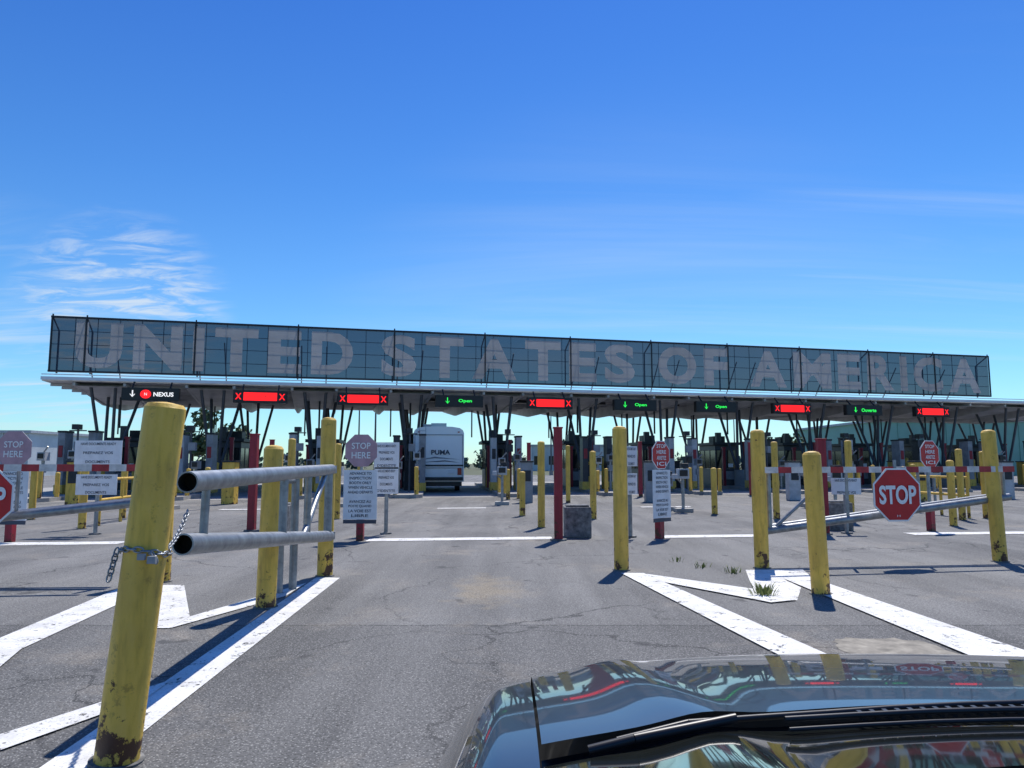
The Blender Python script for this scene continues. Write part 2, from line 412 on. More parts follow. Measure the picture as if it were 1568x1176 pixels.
def barrier(p0, p1, zt0, zt1, zl0, zl1, sign_t, name):
    p0 = Vector((*p0, 0)); p1 = Vector((*p1, 0)); g = B(); d = (p1-p0).normalized(); L = (p1-p0).length
    a = p0+Vector((0, -.14, zt0)); e = p1+Vector((0, -.14, zt1)); N = int(L/.2)
    for i in range(N):
        g.beam(a.lerp(e, i/N), a.lerp(e, (i+1)/N), .04, .085, 'armred' if i % 2 else 'armwhite')
    la = p0+Vector((0, .0, zl0)); le = p1+Vector((0, .0, zl1))
    g.cyl(la, le, .055, 'galv', n=16)
    g.cyl(la+Vector((0, .14, .03)), le+Vector((0, .14, .03)), .04, 'galv', n=12)
    g.cyl(p0+Vector((0, 0, zt0+.03))+d*.1, la+d*.1, .04, 'galv', n=12)
    g.cyl(p1+Vector((0, 0, zt1+.03))-d*.1, le-d*.1, .035, 'galv', n=12)
    g.cyl(la+d*.12, p0+d*.75+Vector((0, 0, zt0-.35)), .028, 'galv', n=10)
    g.cyl(p0+d*.75+Vector((0, 0, zt0-.35)), p0+d*.75+Vector((0, 0, zl0+.1)), .022, 'galv', n=10)
    for q in (.33, .62):
        g.cyl(la.lerp(le, q), (p0+Vector((0, 0, zt0))).lerp(p1+Vector((0, 0, zt1)), q), .022, 'galv', n=10)
    g.build(name)
    s = B(); c = a.lerp(e, sign_t); c = Vector((c.x, c.y-.08, (zt0+zt1)/2-.36))
    s.octo(c, d, .41, 'signred', rim='signwhite'); s.text("STOP", c-Vector((0, .006, .0)), d, .27, 'signwhite', w=.60, bold=.03, off=.01)
    s.beam(c+Vector((0, .03, .5)), c+Vector((0, .03, -.35)), .04, .02, 'galv')
    s.text("H", c+Vector((.0, -.006, -.30)), d, .03, 'signwhite', w=.05)
    s.build("stop_sign")
barrier((3.55, 10.62), (7.55, 11.35), 1.36, 1.37, .50, .95, .50, "striped_gate")
barrier((-8.6, 8.95), (-4.55, 9.35), 1.40, 1.40, .55, .98, .55, "striped_gate")

# ------------------------------------------------------------------ standing signs
def lane_sign(x, y, rz, w=.62, full=True, red='fadedred', osz=.33, zc=1.7, bottom=.40):
    s = B(); d = Vector((math.cos(rz), math.sin(rz), 0)); n = Vector((d.y, -d.x, 0))
    s.box((x, y, .22), (.13, .13, .44), 'red', rz); s.box((x, y, 1.15), (.05, .05, 1.5), 'galv', rz)
    c = Vector((x, y, 0))+n*.07
    s.octo(c+Vector((0, 0, zc)), d, osz, red, rim='signwhite' if red == 'signred' else None)
    for i, t_ in enumerate(("STOP", "HERE", "ARRETEZ", "ICI") if red == 'signred' else ("STOP", "HERE")):
        k = 4 if red == 'signred' else 2
        s.text(t_, c+Vector((0, 0, zc+(k-1)*.058-i*.115 if k == 4 else zc+.09-i*.18)), d, .075 if k == 4 else .12, 'signwhite', w=.3 if k == 4 else .36, bold=.015, off=.012)
    if full:
        hh = .93; cz = bottom+hh/2
        s.box(c+Vector((0, 0, cz)), (w, .012, hh), 'white', rz)
        s.box(c+Vector((0, 0, bottom-.04)), (w*.98, .014, .07), 'ink', rz)
        for i, t_ in enumerate(("ADVANCE TO", "INSPECTION", "BOOTH ONLY", "WHEN VEHICLE", "AHEAD DEPARTS", "", "AVANCEZ AU", "POSTE QUAND", "LA VOIE EST", "LIBRE")):
            if t_: s.text(t_, c+Vector((0, 0, cz+.40-i*.088)), d, .052, 'ink', w=w*(.62+.03*(len(t_)-9)), bold=.012, off=.012)
    s.build("stop_here_sign")
lane_sign(-2.88, 14.25, .0, w=.64)
lane_sign(2.88, 14.65, math.radians(42), w=.56, red='signred', osz=.30, zc=1.62)
lane_sign(-9.35, 14.0, math.radians(0), w=.64, osz=.36, zc=1.72)
lane_sign(9.1, 16.3, math.radians(25), w=.5, red='signred', osz=.33, zc=1.65, full=False)
def plates(x, y, rects, rz=0, name="notice_board"):
    s = B(); d = Vector((math.cos(rz), math.sin(rz), 0)); n = Vector((d.y, -d.x, 0))
    top = max(z+h/2 for z, w, h in rects)
    s.cyl((x, y, 0), (x, y, top), .04, 'galv'); s.cyl((x, y, 0), (x, y, .03), .12, 'dconc')
    for z, w, h in rects:
        c = Vector((x, y, z))+n*.06
        s.box(c, (w, .012, h), 'white', rz)
        L = ("HAVE DOCUMENTS READY", "PREPAREZ VOS", "DOCUMENTS", "D'IDENTITE")
        k = max(2, int(h/.13))
        for i in range(k):
            s.text(L[i % 4], c+Vector((0, 0, h*.36-i*h*.74/(k-1))), d, .055, 'ink', w=w*(.75-.12*(i % 3)), bold=.01, off=.012)
    s.build(name)
plates(-8.6, 15.5, ((1.68, .98, .50), (1.02, .85, .42)))
plates(-2.62, 15.6, ((1.62, .52, .55), (1.1, .5, .55)))
plates(2.35, 14.9, ((1.60, .30, .40), (1.05, .28, .42)), .5)
plates(7.0, 15.7, ((.98, .62, .34),))

def cblock(x, y, w, dd, h, rz=0):
    b = B(); b.box((x, y, h/2), (w, dd, h), 'dconc', rz); b.box((x, y, h+.02), (w*.86, dd*.86, .04), 'dconc', rz); b.build("concrete_block", .025)
cblock(1.30, 14.95, .52, .5, .60); cblock(-4.85, 15.6, .5, .5, .6); cblock(7.2, 16.6, .5, .5, .6)

# ------------------------------------------------------------------ plaza layout
u = Vector((.970, .243, 0)); dl = Vector((-.105, .9945, 0)); rr = Vector((.9945, .105, 0)); LRZ = math.atan2(.105, .9945); URZ = math.atan2(.243, .970)
S0 = Vector((-16.6, 34.05, 0)); SP = 4.76
def sgn(i): return S0+u*(SP*i)
face0 = Vector((-20.8, 33.0, 0)); FL = 51.96

ap = B(); a0 = face0-u*6-dl*5; a1 = face0+u*64-dl*5
ap.add([a0+Vector((0, 0, .004)), a1+Vector((0, 0, .004)), a1+dl*26+Vector((0, 0, .004)), a0+dl*26+Vector((0, 0, .004))], [(0, 1, 2, 3)], 'concrete'); ap.build("concrete_apron")

c = B()
up = Vector((0, 0, 1)); nb = Vector((-.243, .970, 0))
A0 = face0-u*.3; A1 = face0+u*66
def slab(p0, p1, z, d0, d1, th, k):
    q = [p0+nb*d0, p1+nb*d0, p1+nb*d1, p0+nb*d1]
    c.prism([Vector((v.x, v.y, z)) for v in q], (0, 0, th), k)
slab(A0, A1, 5.16, 0.05, 14, .10, 'soffit')
c.beam(A0-nb*.05+up*5.27, A1-nb*.05+up*5.27, .12, .14, 'fascia')
c.beam(A0-nb*.02+up*5.45, A1-nb*.02+up*5.45, .06, .04, 'fascia')
c.beam(A0+nb*14.1+up*5.2, A1+nb*14.1+up*5.2, .12, .3, 'fascia')
for k_ in range(9):
    c.beam(A0+nb*(1.2+1.5*k_)+up*5.09, A1+nb*(1.2+1.5*k_)+up*5.09, .10, .12, 'soffit')
for i in range(0, 13):
    o = sgn(i-.5)
    for a_ in (-1.05, 1.05):
        p0 = o+u*a_
        pts = [p0+nb*.2+up*5.0, p0+nb*5.0+up*4.45, p0+nb*9+up*4.45, p0+nb*13.8+up*5.0, p0+nb*13.8+up*5.14, p0+nb*.2+up*5.14]
        c.prism(pts, u*.12, 'soffit')
    c.add([o-u*1.05+nb*.3+up*4.99, o+u*1.05+nb*.3+up*4.99, o+u*.9+nb*5+up*4.5, o-u*.9+nb*5+up*4.5], [(0, 1, 2, 3)], 'soffit')
    for bb, tb in ((1.6, -.9), (1.6, 1.6), (9.0, -1.2), (9.0, 1.6)):
        base = o+dl*bb
        for s_ in (-1, 1):
            c.cyl(base+u*(s_*.16)+up*1.0, base+u*(s_*(.52 if tb < 0 else .75))+dl*tb+up*5.0, .075, 'strut', n=10)
    for bb in (1.6, 9.0):
        base = o+dl*bb
        c.cyl(base+up*.1, base+up*1.1, .36, 'concrete', n=18)
    if i < 11:
        for s_ in (-.6, .6):
            c.cyl(o+u*s_+nb*1.6+up*5.3, o+u*s_+nb*.25+up*7.2, .03, 'strut', n=8)
        # lamps and cable drops below the deck
        c.box(o+u*1.9+nb*4+up*4.98, (.9, .35, .14), 'dark', URZ); c.cyl(o+u*.3+nb*3+up*3.2, o+u*.3+nb*3+up*5.0, .05, 'dark', n=8)
        c.cyl(o-u*.5+nb*6+up*3.0, o-u*.5+nb*6+up*5.0, .04, 'dark', n=8)
c.build("inspection_plaza_canopy")

# big letter screen
s = B()
def fp(t, z, off=0): return face0+u*t+up*z-nb*off
zb, zt = 5.60, 8.08
s.add([fp(0, zb), fp(FL, zb), fp(FL, zt), fp(0, zt)], [(0, 1, 2, 3)], 'mesh')
s.beam(fp(-.06, zt, 0), fp(FL+.06, zt, 0), .14, .08, 'dark'); s.beam(fp(-.06, zb, 0), fp(FL+.06, zb, 0), .14, .08, 'dark')
posts = [0, FL]+[1.4+4.65*k for k in range(12) if 1.4+4.65*k < FL-.5]
for t_ in posts:
    s.beam(fp(t_, zb, .07), fp(t_, zt, .07), .07, .05, 'dark'); s.beam(fp(t_, zt, 0), fp(t_, zt-.5, -.9), .05, .05, 'dark')
    s.beam(fp(t_+.0, zb, -.9), fp(t_, zt-.5, -.9), .06, .06, 'dark')
    s.cyl(fp(t_, zt, 0), fp(t_, zt+.13, 0), .035, 'dark', n=8)
t_ = .0
while t_ < FL-.4:
    t_ += .93
    if t_ < FL: s.beam(fp(t_, zb, -.03), fp(t_, zt, -.03), .025, .025, 'dark')
for z in (6.2, 6.84, 7.46):
    s.beam(fp(0, z, -.06), fp(FL, z, -.06), .025, .025, 'dark')
W = dict(U=1.95, N=2.1, I=.50, T=1.95, E=1.55, D=2.0, S=1.75, A=2.35, O=2.3, F=1.5, M=2.5, R=1.85, C=2.1)
words = ["UNITED", "STATES", "OF", "AMERICA"]
tot = sum(W[ch_] for w_ in words for ch_ in w_)
gap = .46; wgap = (FL*.968-tot-gap*17)/3
x = FL*.019
for w_ in words:
    for ch_ in w_:
        s.text(ch_, fp(x+W[ch_]/2, 6.84), u, 2.12, 'letter', w=W[ch_], bold=.040, off=.04)
        x += W[ch_]+gap
    x += wgap-gap
s.build("united_states_of_america_sign")

kinds = ['nexus', 'r', 'r', 'g', 'r', 'g', 'g', 'r', 'o', 'r']
for i, k in enumerate(kinds):
    o = sgn(i)-nb*.35+up*(4.60-.008*i); s = B()
    s.box(o, (2.42, .28, .58), 'black', URZ); s.box(o-nb*.145, (2.34, .012, .50), 'black', URZ)
    for a_ in (-.8, .8): s.beam(o+u*a_+up*.28, o+u*a_+nb*.35+up*.62, .06, .06, 'dark')
    f = o-nb*.155
    if k == 'r':
        s.box(f, (1.50, .012, .38), 'ledred', URZ); s.text("CLOSED", f, u, .20, 'leddark', w=1.1, off=.02)
        for a_ in (-.98, .98): s.text("X", f+u*a_, u, .30, 'ledred', w=.28, bold=.02, off=.01)
    elif k == 'nexus':
        s.text("NEXUS", f+u*.55, u, .20, 'ledwhite', w=.85, bold=.03, off=.01)
        pts = [f+u*(-.2+.23*math.cos(t/16*2*math.pi))+up*.2*math.sin(t/16*2*math.pi)-nb*.01 for t in range(16)]
        s.prism(pts, nb*.006, 'ledred'); s.text("N", f-u*.2, u, .12, 'ledwhite', off=.02)
        s.beam(f-u*.75+up*.17-nb*.01, f-u*.75-up*.12-nb*.01, .05, .02, 'ledwhite'); s.text("V", f-u*.75-up*.07, u, .14, 'ledwhite', w=.24, off=.02)
    else:
        s.text("Open" if k == 'g' else "Ouverte", f+u*.28, u, .20, 'ledgreen', w=.68 if k == 'g' else 1.0, bold=.02, off=.01)
        s.beam(f-u*.62+up*.17-nb*.01, f-u*.62-up*.12-nb*.01, .04, .02, 'ledgreen'); s.text("V", f-u*.62-up*.07, u, .13, 'ledgreen', w=.22, off=.02)
    s.build("lane_status_sign")

def P(o, a, bb, z=0): return o+rr*a+dl*bb+up*z
for i in range(0, 12):
    o = sgn(i-.5); R = random.Random(i)
    b = B()
    pts = [P(o, -.7, -5), P(o, -.45, -5.6), P(o, .45, -5.6), P(o, .7, -5), P(o, .7, 14), P(o, -.7, 14)]
    b.prism([q+up*.15 for q in pts], (0, 0, -.2), 'concrete'); b.build("traffic_island", .02)
    b = B(); w, L = 1.35, 2.7; cb = 5.0
    b.box(P(o, 0, cb, .65), (w, L, 1.0), 'booth', LRZ)
    b.box(P(o, 0, cb, 1.72), (w-.04, L-.04, 1.1), 'glass', LRZ)
    for a_ in (-w/2+.03, 0, w/2-.03):
        for q in (-L/2+.03, -.4, .5, L/2-.03):
            if a_ or abs(q) > 1: b.box(P(o, a_, cb+q, 1.72), (.07, .07, 1.14), 'booth', LRZ)
    b.box(P(o, 0, cb, 2.42), (w+.03, L+.03, .30), 'booth', LRZ); b.box(P(o, 0, cb, 2.66), (w+.4, L+.5, .16), 'dark', LRZ)
    b.box(P(o, .05, cb+.2, 2.95), (.75, .8, .42), 'dark', LRZ); b.box(P(o, 0, cb-L/2-.01, .75), (w*.7, .03, .5), 'grey', LRZ)
    b.box(P(o, -.3, cb-.9, 3.05), (.3, .3, .6), 'booth', LRZ)
    b.box(P(o, .25, cb-L/2-.03, 1.35), (.3, .04, .22), 'signwhite', LRZ)
    b.build("inspection_booth", .01)
    for a_ in (-.62, .62):
        b = B(); hh = 2.55+.1*R.random()
        b.box(P(o, a_, -1.2, hh/2+.15), (.28, .75, hh), R.choice(['lgrey', 'grey', 'booth']), LRZ)
        b.box(P(o, a_, -1.2, .35), (.36, .85, .4), 'yellow', LRZ)
        b.box(P(o, a_, -1.59, hh*.75), (.18, .03, .5), 'red' if R.random() < .6 else 'dark', LRZ)
        b.box(P(o, a_, -1.2, hh+.19), (.34, .8, .08), 'dark', LRZ)
        b.build("radiation_portal_monitor", .01)
    b = B(); b.box(P(o, .58, 2.3, 1.35), (.16, .16, 2.6), 'red', LRZ); b.box(P(o, .58, 2.3, 2.7), (.22, .22, .1), 'red', LRZ); b.build("red_height_post")
    b = B(); b.box(P(o, -.58, 2.6, 1.2), (.16, .16, 2.3), 'red', LRZ); b.box(P(o, -.58, 2.6, 2.38), (.22, .22, .1), 'red', LRZ); b.build("red_height_post")
    for a_, bb in ((-.4, -3.4), (.4, -2.6)):
        b = B(); h = 1.2+.5*R.random()
        b.cyl(P(o, a_, bb, .1), P(o, a_, bb, h), .06, 'galv', n=10)
        b.box(P(o, a_, bb, h+.15), (.3, .42, .34), R.choice(['grey', 'lgrey', 'dark']), LRZ)
        b.box(P(o, a_, bb-.24, h+.17), (.2, .05, .2), 'black', LRZ); b.box(P(o, a_, bb, h-.35), (.2, .2, .3), 'grey', LRZ)
        b.cyl(P(o, a_, bb, h+.3), P(o, a_+.2, bb-.1, h+.55), .03, 'galv', n=8); b.build("camera_pedestal")
    b = B(); b.box(P(o, 0, .1, .85), (.55, .6, 1.4), R.choice(['grey', 'dark', 'yellow']), LRZ); b.box(P(o, 0, -.22, 1.1), (.4, .03, .6), 'dark', LRZ)
    b.box(P(o, 0, .1, 1.58), (.62, .68, .06), 'dark', LRZ); b.build("control_cabinet", .01)
    # tall camera mast with boxes
    b = B(); mx_ = R.uniform(-.3, .3); b.cyl(P(o, mx_, -2, .1), P(o, mx_, -2, 3.1), .045, 'strut', n=8)
    b.box(P(o, mx_, -2.1, 3.0), (.26, .4, .22), 'dark', LRZ); b.box(P(o, mx_+.1, -2.1, 2.2), (.3, .25, .35), R.choice(['grey', 'dark']), LRZ)
    b.cyl(P(o, mx_-.35, -2, 2.85), P(o, mx_+.35, -2, 2.85), .025, 'strut', n=8); b.build("camera_mast")
    pool = [(-.45, -5.3, 1.25), (.45, -5.3, 1.25), (-.58, -4.2, 1.15), (.58, -.2, 1.6), (-.6, 3.2, 1.2), (.6, 3.2, 1.2)]
    if R.random() < .5: pool.append((0, -7, 1.3))
    if R.random() < .4: pool.append((.58, -4.2, 1.15))
    for a_, bb, h in pool:
        q = P(o, a_, bb); bollard(q.x, q.y, h*R.uniform(.92, 1.1), r=.09, n=10, lean=(R.uniform(-.03, .03), 0))
for x, y, k in ((-10.2, 27, 'yellow'), (-14.6, 25, 'yellow'), (5.3, 28.5, 'grey'), (15.8, 29, 'yellow'), (20.5, 31, 'lgrey'), (11.3, 30, 'lgrey'), (.55, 28, 'grey')):
    b = B(); b.box((x, y, .75), (.45, .45, 1.5), k); b.box((x, y, 1.53), (.52, .52, .06), 'dark'); b.box((x, y-.24, 1.0), (.3, .03, .4), 'dark'); b.build("control_cabinet", .01)
def rail(x, y, L, rz):
    b = B(); d = Vector((math.cos(rz), math.sin(rz), 0)); p = Vector((x, y, 0))
    for q in (0, .5, 1): b.cyl(p+d*L*q, p+d*L*q+up*1.1, .04, 'yellow', n=10)
    for z in (.6, 1.08): b.cyl(p+up*z, p+d*L+up*z, .035, 'yellow', n=10)
    b.build("yellow_guard_rail")
rail(-9.7, 17.6, 2.6, 1.7); rail(12.2, 20, 2.4, 1.6); rail(-14.5, 18, 2.4, 1.7)

def reader(x, y, h, k):
    b = B(); b.box((x, y, .06), (.5, .5, .12), 'concrete'); b.cyl((x, y, .1), (x, y, h), .05, 'galv', n=10)
    b.box((x, y, h), (.34, .30, .30), k); b.box((x, y-.16, h+.02), (.24, .03, .18), 'black'); b.box((x+.05, y, h+.24), (.22, .26, .14), 'dark')
    b.cyl((x, y, h-.3), (x-.22, y-.1, h-.12), .03, 'galv', n=8); b.box((x-.26, y-.12, h-.08), (.16, .2, .14), k); b.build("card_reader_pedestal", .01)
for x, y, h, k in ((5.15, 22.5, 1.15, 'lgrey'), (4.85, 23.4, .9, 'grey'), (-.35, 26.5, 1.2, 'lgrey'), (10.0, 25.2, 1.2, 'grey'), (-5.9, 25.3, 1.2, 'lgrey'), (-11.0, 24, 1.2, 'grey'), (15.0, 26.5, 1.2, 'lgrey'), (9.3, 21.5, 1.1, 'lgrey')):
    reader(x, y, h, k)

# ------------------------------------------------------------------ travel trailer
b = B(); o = Vector((-3.69, 37.4, 0))
w = 2.54
prof = [(-w/2, .55), (w/2, .55), (w/2, 2.98), (w/2-.06, 3.14), (w/2-.22, 3.25), (w/2-.6, 3.31), (0, 3.33), (-w/2+.6, 3.31), (-w/2+.22, 3.25), (-w/2+.06, 3.14), (-w/2, 2.98)]
b.prism([P(o, a_, 0, z) for a_, z in prof], dl*8.8, 'rvwhite')
b.box(P(o, 0, -.02, 2.90), (w-.1, .03, .04), 'grey', LRZ)
b.box(P(o, 0, -.02, 1.36), (w-.06, .03, .08), 'dark', LRZ); b.box(P(o, 0, -.02, 1.24), (w-.3, .03, .03), 'grey', LRZ)
b.text("PUMA", P(o, .1, -.02, 2.02), rr, .24, 'ink', w=.95, bold=.03, off=.02)
b.prism([P(o, -1.1, -.012, 1.62), P(o, -.2, -.012, 1.72), P(o, 1.1, -.012, 1.66), P(o, -.2, -.012, 1.80)], dl*.005, 'grey')
b.prism([P(o, -1.1, -.012, 1.50), P(o, .3, -.012, 1.56), P(o, 1.1, -.012, 1.50), P(o, .3, -.012, 1.62)], dl*.005, 'ink')
b.box(P(o, 0, -.14, .70), (w-.1, .2, .16), 'dark', LRZ)
b.box(P(o, 0, .25, .46), (w-.2, .5, .26), 'black', LRZ)
for a_ in (-1.05, 1.05):
    b.box(P(o, a_, -.03, 1.06), (.2, .05, .34), 'tail', LRZ); b.box(P(o, a_*.95, -.03, 3.04), (.1, .05, .05), 'tail', LRZ)
    b.cyl(P(o, a_-.12, 3.4, .36), P(o, a_+.12, 3.4, .36), .36, 'rubber', n=20); b.cyl(P(o, a_-.12, 4.3, .36), P(o, a_+.12, 4.3, .36), .36, 'rubber', n=20)
b.box(P(o, .0, 1.6, 3.42), (.8, .9, .26), 'rvwhite', LRZ); b.box(P(o, -.6, .8, 3.38), (.4, .4, .16), 'lgrey', LRZ)
b.box(P(o, .65, -.04, 1.05), (.32, .03, .18), 'signwhite', LRZ)
for a_ in (-1.2, 1.2): b.box(P(o, a_, -.012, 1.8), (.05, .03, 2.2), 'lgrey', LRZ)
for z in (1.6, 1.9, 2.2, 2.5, 2.8, 3.1): b.beam(P(o, -.98, -.1, z), P(o, -.66, -.1, z), .02, .02, 'lgrey')
for a_ in (-.98, -.66): b.cyl(P(o, a_, -.1, 1.4), P(o, a_, -.1, 3.3), .015, 'lgrey', n=6)
b.build("travel_trailer", .015)

# ------------------------------------------------------------------ background
def building(name, x0, x1, y, h, dep, k, ribs=3.0, band=None):
    b = B(); b.box(((x0+x1)/2, y+dep/2, h/2), (x1-x0, dep, h), k)
    b.box(((x0+x1)/2, y+dep/2, h+.15), (x1-x0+.6, dep+.6, .3), 'lgrey')
    n = int((x1-x0)/ribs)
    for i in range(n+1): b.box((x0+(x1-x0)*i/n, y-.06, h/2), (.14, .1, h), k)
    if band:
        for i in range(n): b.box((x0+(x1-x0)*(i+.5)/n, y-.04, h*.42), (ribs*.7, .06, h*.35), 'glass')
    b.build(name)
building("green_warehouse", 45, 120, 92, 6.6, 25, 'greenb')
building("white_administration_building", -90, -56, 86, 5.0, 14, 'bwhite', band=True)
building("white_storage_shed", 4, 22, 150, 5.0, 14, 'bwhite', band=True)

def foliage_mass(items, k, leaf=.5):
    b = B()
    for (x, y, z, rx, ry, rz_, n) in items:
        for _ in range(n):
            while True:
                v = Vector((random.uniform(-1, 1), random.uniform(-1, 1), random.uniform(-1, 1)))
                if v.length < 1: break
            v = v*(.75+.35*random.random())
            c_ = Vector((x+v.x*rx, y+v.y*ry, z+v.z*rz_))
            a_ = Vector((random.gauss(0, 1), random.gauss(0, 1), random.gauss(0, 1))).normalized(); q = a_.orthogonal().normalized(); t_ = leaf*(.5+random.random())
            r2 = a_.cross(q)
            b.add([c_-q*t_, c_+r2*t_*.6, c_+q*t_, c_-r2*t_*.6], [(0, 1, 2, 3)], k)
    return b
items = []
for i in range(150):
    x = -230+3.4*i+random.uniform(-2, 2); h = random.uniform(1.6, 3.4) if x > -90 else random.uniform(3, 5)
    items.append((x, 190+random.uniform(-8, 12), h*.75, 3.2, 3, h, 70))
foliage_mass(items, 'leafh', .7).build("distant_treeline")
def tree(x, y, h, r, n=900, k='leaf'):
    it = []
    for _ in range(9):
        a_ = random.uniform(0, 6.28); q = r*random.uniform(.2, .75)
        it.append((x+q*math.cos(a_), y+q*math.sin(a_), h*random.uniform(.45, .88), r*.45, r*.45, r*.4, n//9))
    b = foliage_mass(it, k, .22)
    b.cyl((x, y, 0), (x+.1, y, h*.5), .22, 'bark', r1=.13, n=10)
    for q in it[:6]: b.cyl((x+.08, y, h*.35), (q[0], q[1], q[2]), .09, 'bark', r1=.03, n=6)
    b.build("deciduous_tree")
tree(-28.5, 66, 6.4, 2.6, 1500); tree(-26.0, 70, 5.4, 2.2, 1100); tree(33, 90, 5.0, 2.4, 1000); tree(9, 110, 5.5, 3, 1000)
for x, y, h in ((-15.5, 75, 8), (5, 95, 9), (30, 100, 9), (-38, 95, 9), (-10.7, 58, 6)):
    b = B(); b.cyl((x, y, 0), (x, y, h), .1, 'strut', r1=.06, n=8); b.cyl((x, y, h), (x+1.2, y, h+.15), .05, 'strut', n=8); b.box((x+1.4, y, h+.13), (.6, .3, .12), 'strut'); b.cyl((x, y, 0), (x, y, .6), .25, 'concrete', n=10)
    b.build("street_lamp")

for x, y, n, h in ((2.78, 8.35, 80, .14), (2.95, 10.1, 26, .10), (2.68, 10.6, 16, .08), (2.45, 11.2, 10, .08)):
    b = B()
    for _ in range(n):
        a_ = random.uniform(0, 6.28); q = random.uniform(0, .11); p = Vector((x+q*math.cos(a_)*1.3, y+q*math.sin(a_), 0)); hh = h*random.uniform(.4, 1.1)
        ln = Vector((math.cos(a_), math.sin(a_), 0))*hh*random.uniform(.2, .9); sd = Vector((-math.sin(a_), math.cos(a_), 0))*.008
        b.add([p-sd, p+sd, p+ln*.5+up*hh*.7+sd*.8, p+ln*.5+up*hh*.7-sd*.8], [(0, 1, 2, 3)], 'weed')
        b.add([p+ln*.5+up*hh*.7+sd*.8, p+ln*.5+up*hh*.7-sd*.8, p+ln+up*hh], [(0, 1, 2)], 'weed')
    b.build("weed_tuft")

# ------------------------------------------------------------------ car (front part around the camera)
CX, HW = .80, .95
def yf(u_): return 2.06-.26*abs(u_)**2.2-.30*abs(u_)**8
def yr(u_): return 1.00+.13*(1-u_*u_)
def hz(u_, y):
    z = 1.108-.100*max(0, (y-1.0)/.8)**1.6-.06*abs(u_)**2.5-.22*max(0, abs(u_)-.86)**2/.14**2*.6
    fr = y/yf(u_); z -= .30*max(0, (fr-.84)/.16)**2.4
    z += .010*math.exp(-((abs(u_)-.55-.1*(y-1))/.07)**2)
    return z
car = bpy.data.objects.new("parked_car", None); scene.collection.objects.link(car)
b = B(); NU, NV = 96, 40
us = [-1+2*i/NU for i in range(NU+1)]
def grid(b, us, f0, f1, k, nv=NV, dz=0):
    vs = []
    for u_ in us:
        for j in range(nv+1):
            t_ = j/nv; y = f0(u_)*(1-t_)+f1(u_)*t_; vs.append((CX+HW*u_, y, hz(u_, y)+dz))
    N = nv+1
    b.add(vs, [(i*N+j, (i+1)*N+j, (i+1)*N+j+1, i*N+j+1) for i in range(len(us)-1) for j in range(nv)], k, True)
hu_ = [-.80+1.6*i/80 for i in range(81)]
grid(b, hu_, yr, yf, 'carpaint'); ob = b.build("hood"); ob.parent = car
for sgn_ in (-1, 1):
    b = B(); fu = [sgn_*(.805+.195*i/24) for i in range(25)]
    if sgn_ < 0: fu = fu[::-1]
    grid(b, fu, lambda q: .55, yf, 'carpaint', dz=-.003); ob = b.build("fender"); ob.parent = car
b = B()
for sgn_ in (-1, 1):
    X = CX+HW*sgn_; N = 24; vs = []
    for j in range(N+1):
        y = -2.2+(yf(1)+2.2)*j/N; vs += [(X, y, min(hz(1, max(y, .55)), 1.0) if y > .5 else .93), (X+sgn_*.015, y, .7), (X-sgn_*.03, y, .28)]
    b.add(vs, [(j*3+a_, j*3+3+a_, j*3+4+a_, j*3+1+a_) for j in range(N) for a_ in (0, 1)], 'carpaint', True)
    b.cyl((X-sgn_*.2, 1.15, .33), (X+sgn_*.025, 1.15, .33), .33, 'rubber', n=28); b.cyl((X+sgn_*.026, 1.15, .33), (X+sgn_*.032, 1.15, .33), .22, 'galv', n=20)
vs = []
for u_ in us:
    y = yf(u_); vs += [(CX+HW*u_, y, hz(u_, y)), (CX+HW*u_*.99, y+.05, .55), (CX+HW*u_*.97, y-.02, .22)]
b.add(vs, [(i*3+a_, i*3+3+a_, i*3+4+a_, i*3+1+a_) for i in range(NU) for a_ in (0, 1)], 'carpaint', True)
ob = b.build("body_shell"); ob.parent = car
b = B()
cu = [-.80+1.6*i/60 for i in range(61)]
vs = []
for u_ in cu:
    y = yr(u_); z = hz(u_, y)
    vs += [(CX+HW*u_, y+.01, z-.025), (CX+HW*u_, y-.015, z-.03), (CX+HW*u_, y-.055, z-.012), (CX+HW*u_, y-.065, z-.004)]
b.add(vs, [(i*4+a_, (i+1)*4+a_, (i+1)*4+1+a_, i*4+1+a_) for i in range(60) for a_ in range(3)], 'trim', True)
ob = b.build("cowl"); ob.parent = car
b = B(); vs = []
for u_ in cu:
    y = yr(u_); z = hz(u_, y)
    for q in range(7): vs.append((CX+HW*u_, y-.065-.045*q, z-.004+.0085*q))
b.add(vs, [(i*7+a_, (i+1)*7+a_, (i+1)*7+1+a_, i*7+1+a_) for i in range(60) for a_ in range(6)], 'screen', True)
ob = b.build("windshield_lower_edge"); ob.parent = car
b = B()
def wiper(pts, r):
    for p_, q_ in zip(pts, pts[1:]): b.cyl(p_, q_, r, 'trim', n=8)
def wp(x, dy, dz):
    u_ = (x-CX)/HW; y = yr(u_); return Vector((x, y+dy, hz(u_, y)+dz))
wiper([wp(.14+.1*i, -.035+.0015*i, .001+.001*i) for i in range(13)], .0045)
wiper([wp(.36+.1*i, -.085-.001*i, .018) for i in range(9)], .004)
wiper([wp(.36+.1*i, -.10-.001*i, .010) for i in range(9)], .003)
wiper([wp(.10, -.05, -.0), wp(.16, -.06, .008), wp(.30, -.06, .010)], .007)
for i in range(16):
    q = wp(.47+.018*i, -.078, .014); b.box(q, (.006, .02, .008), 'trim')
ob = b.build("wipers"); ob.parent = car

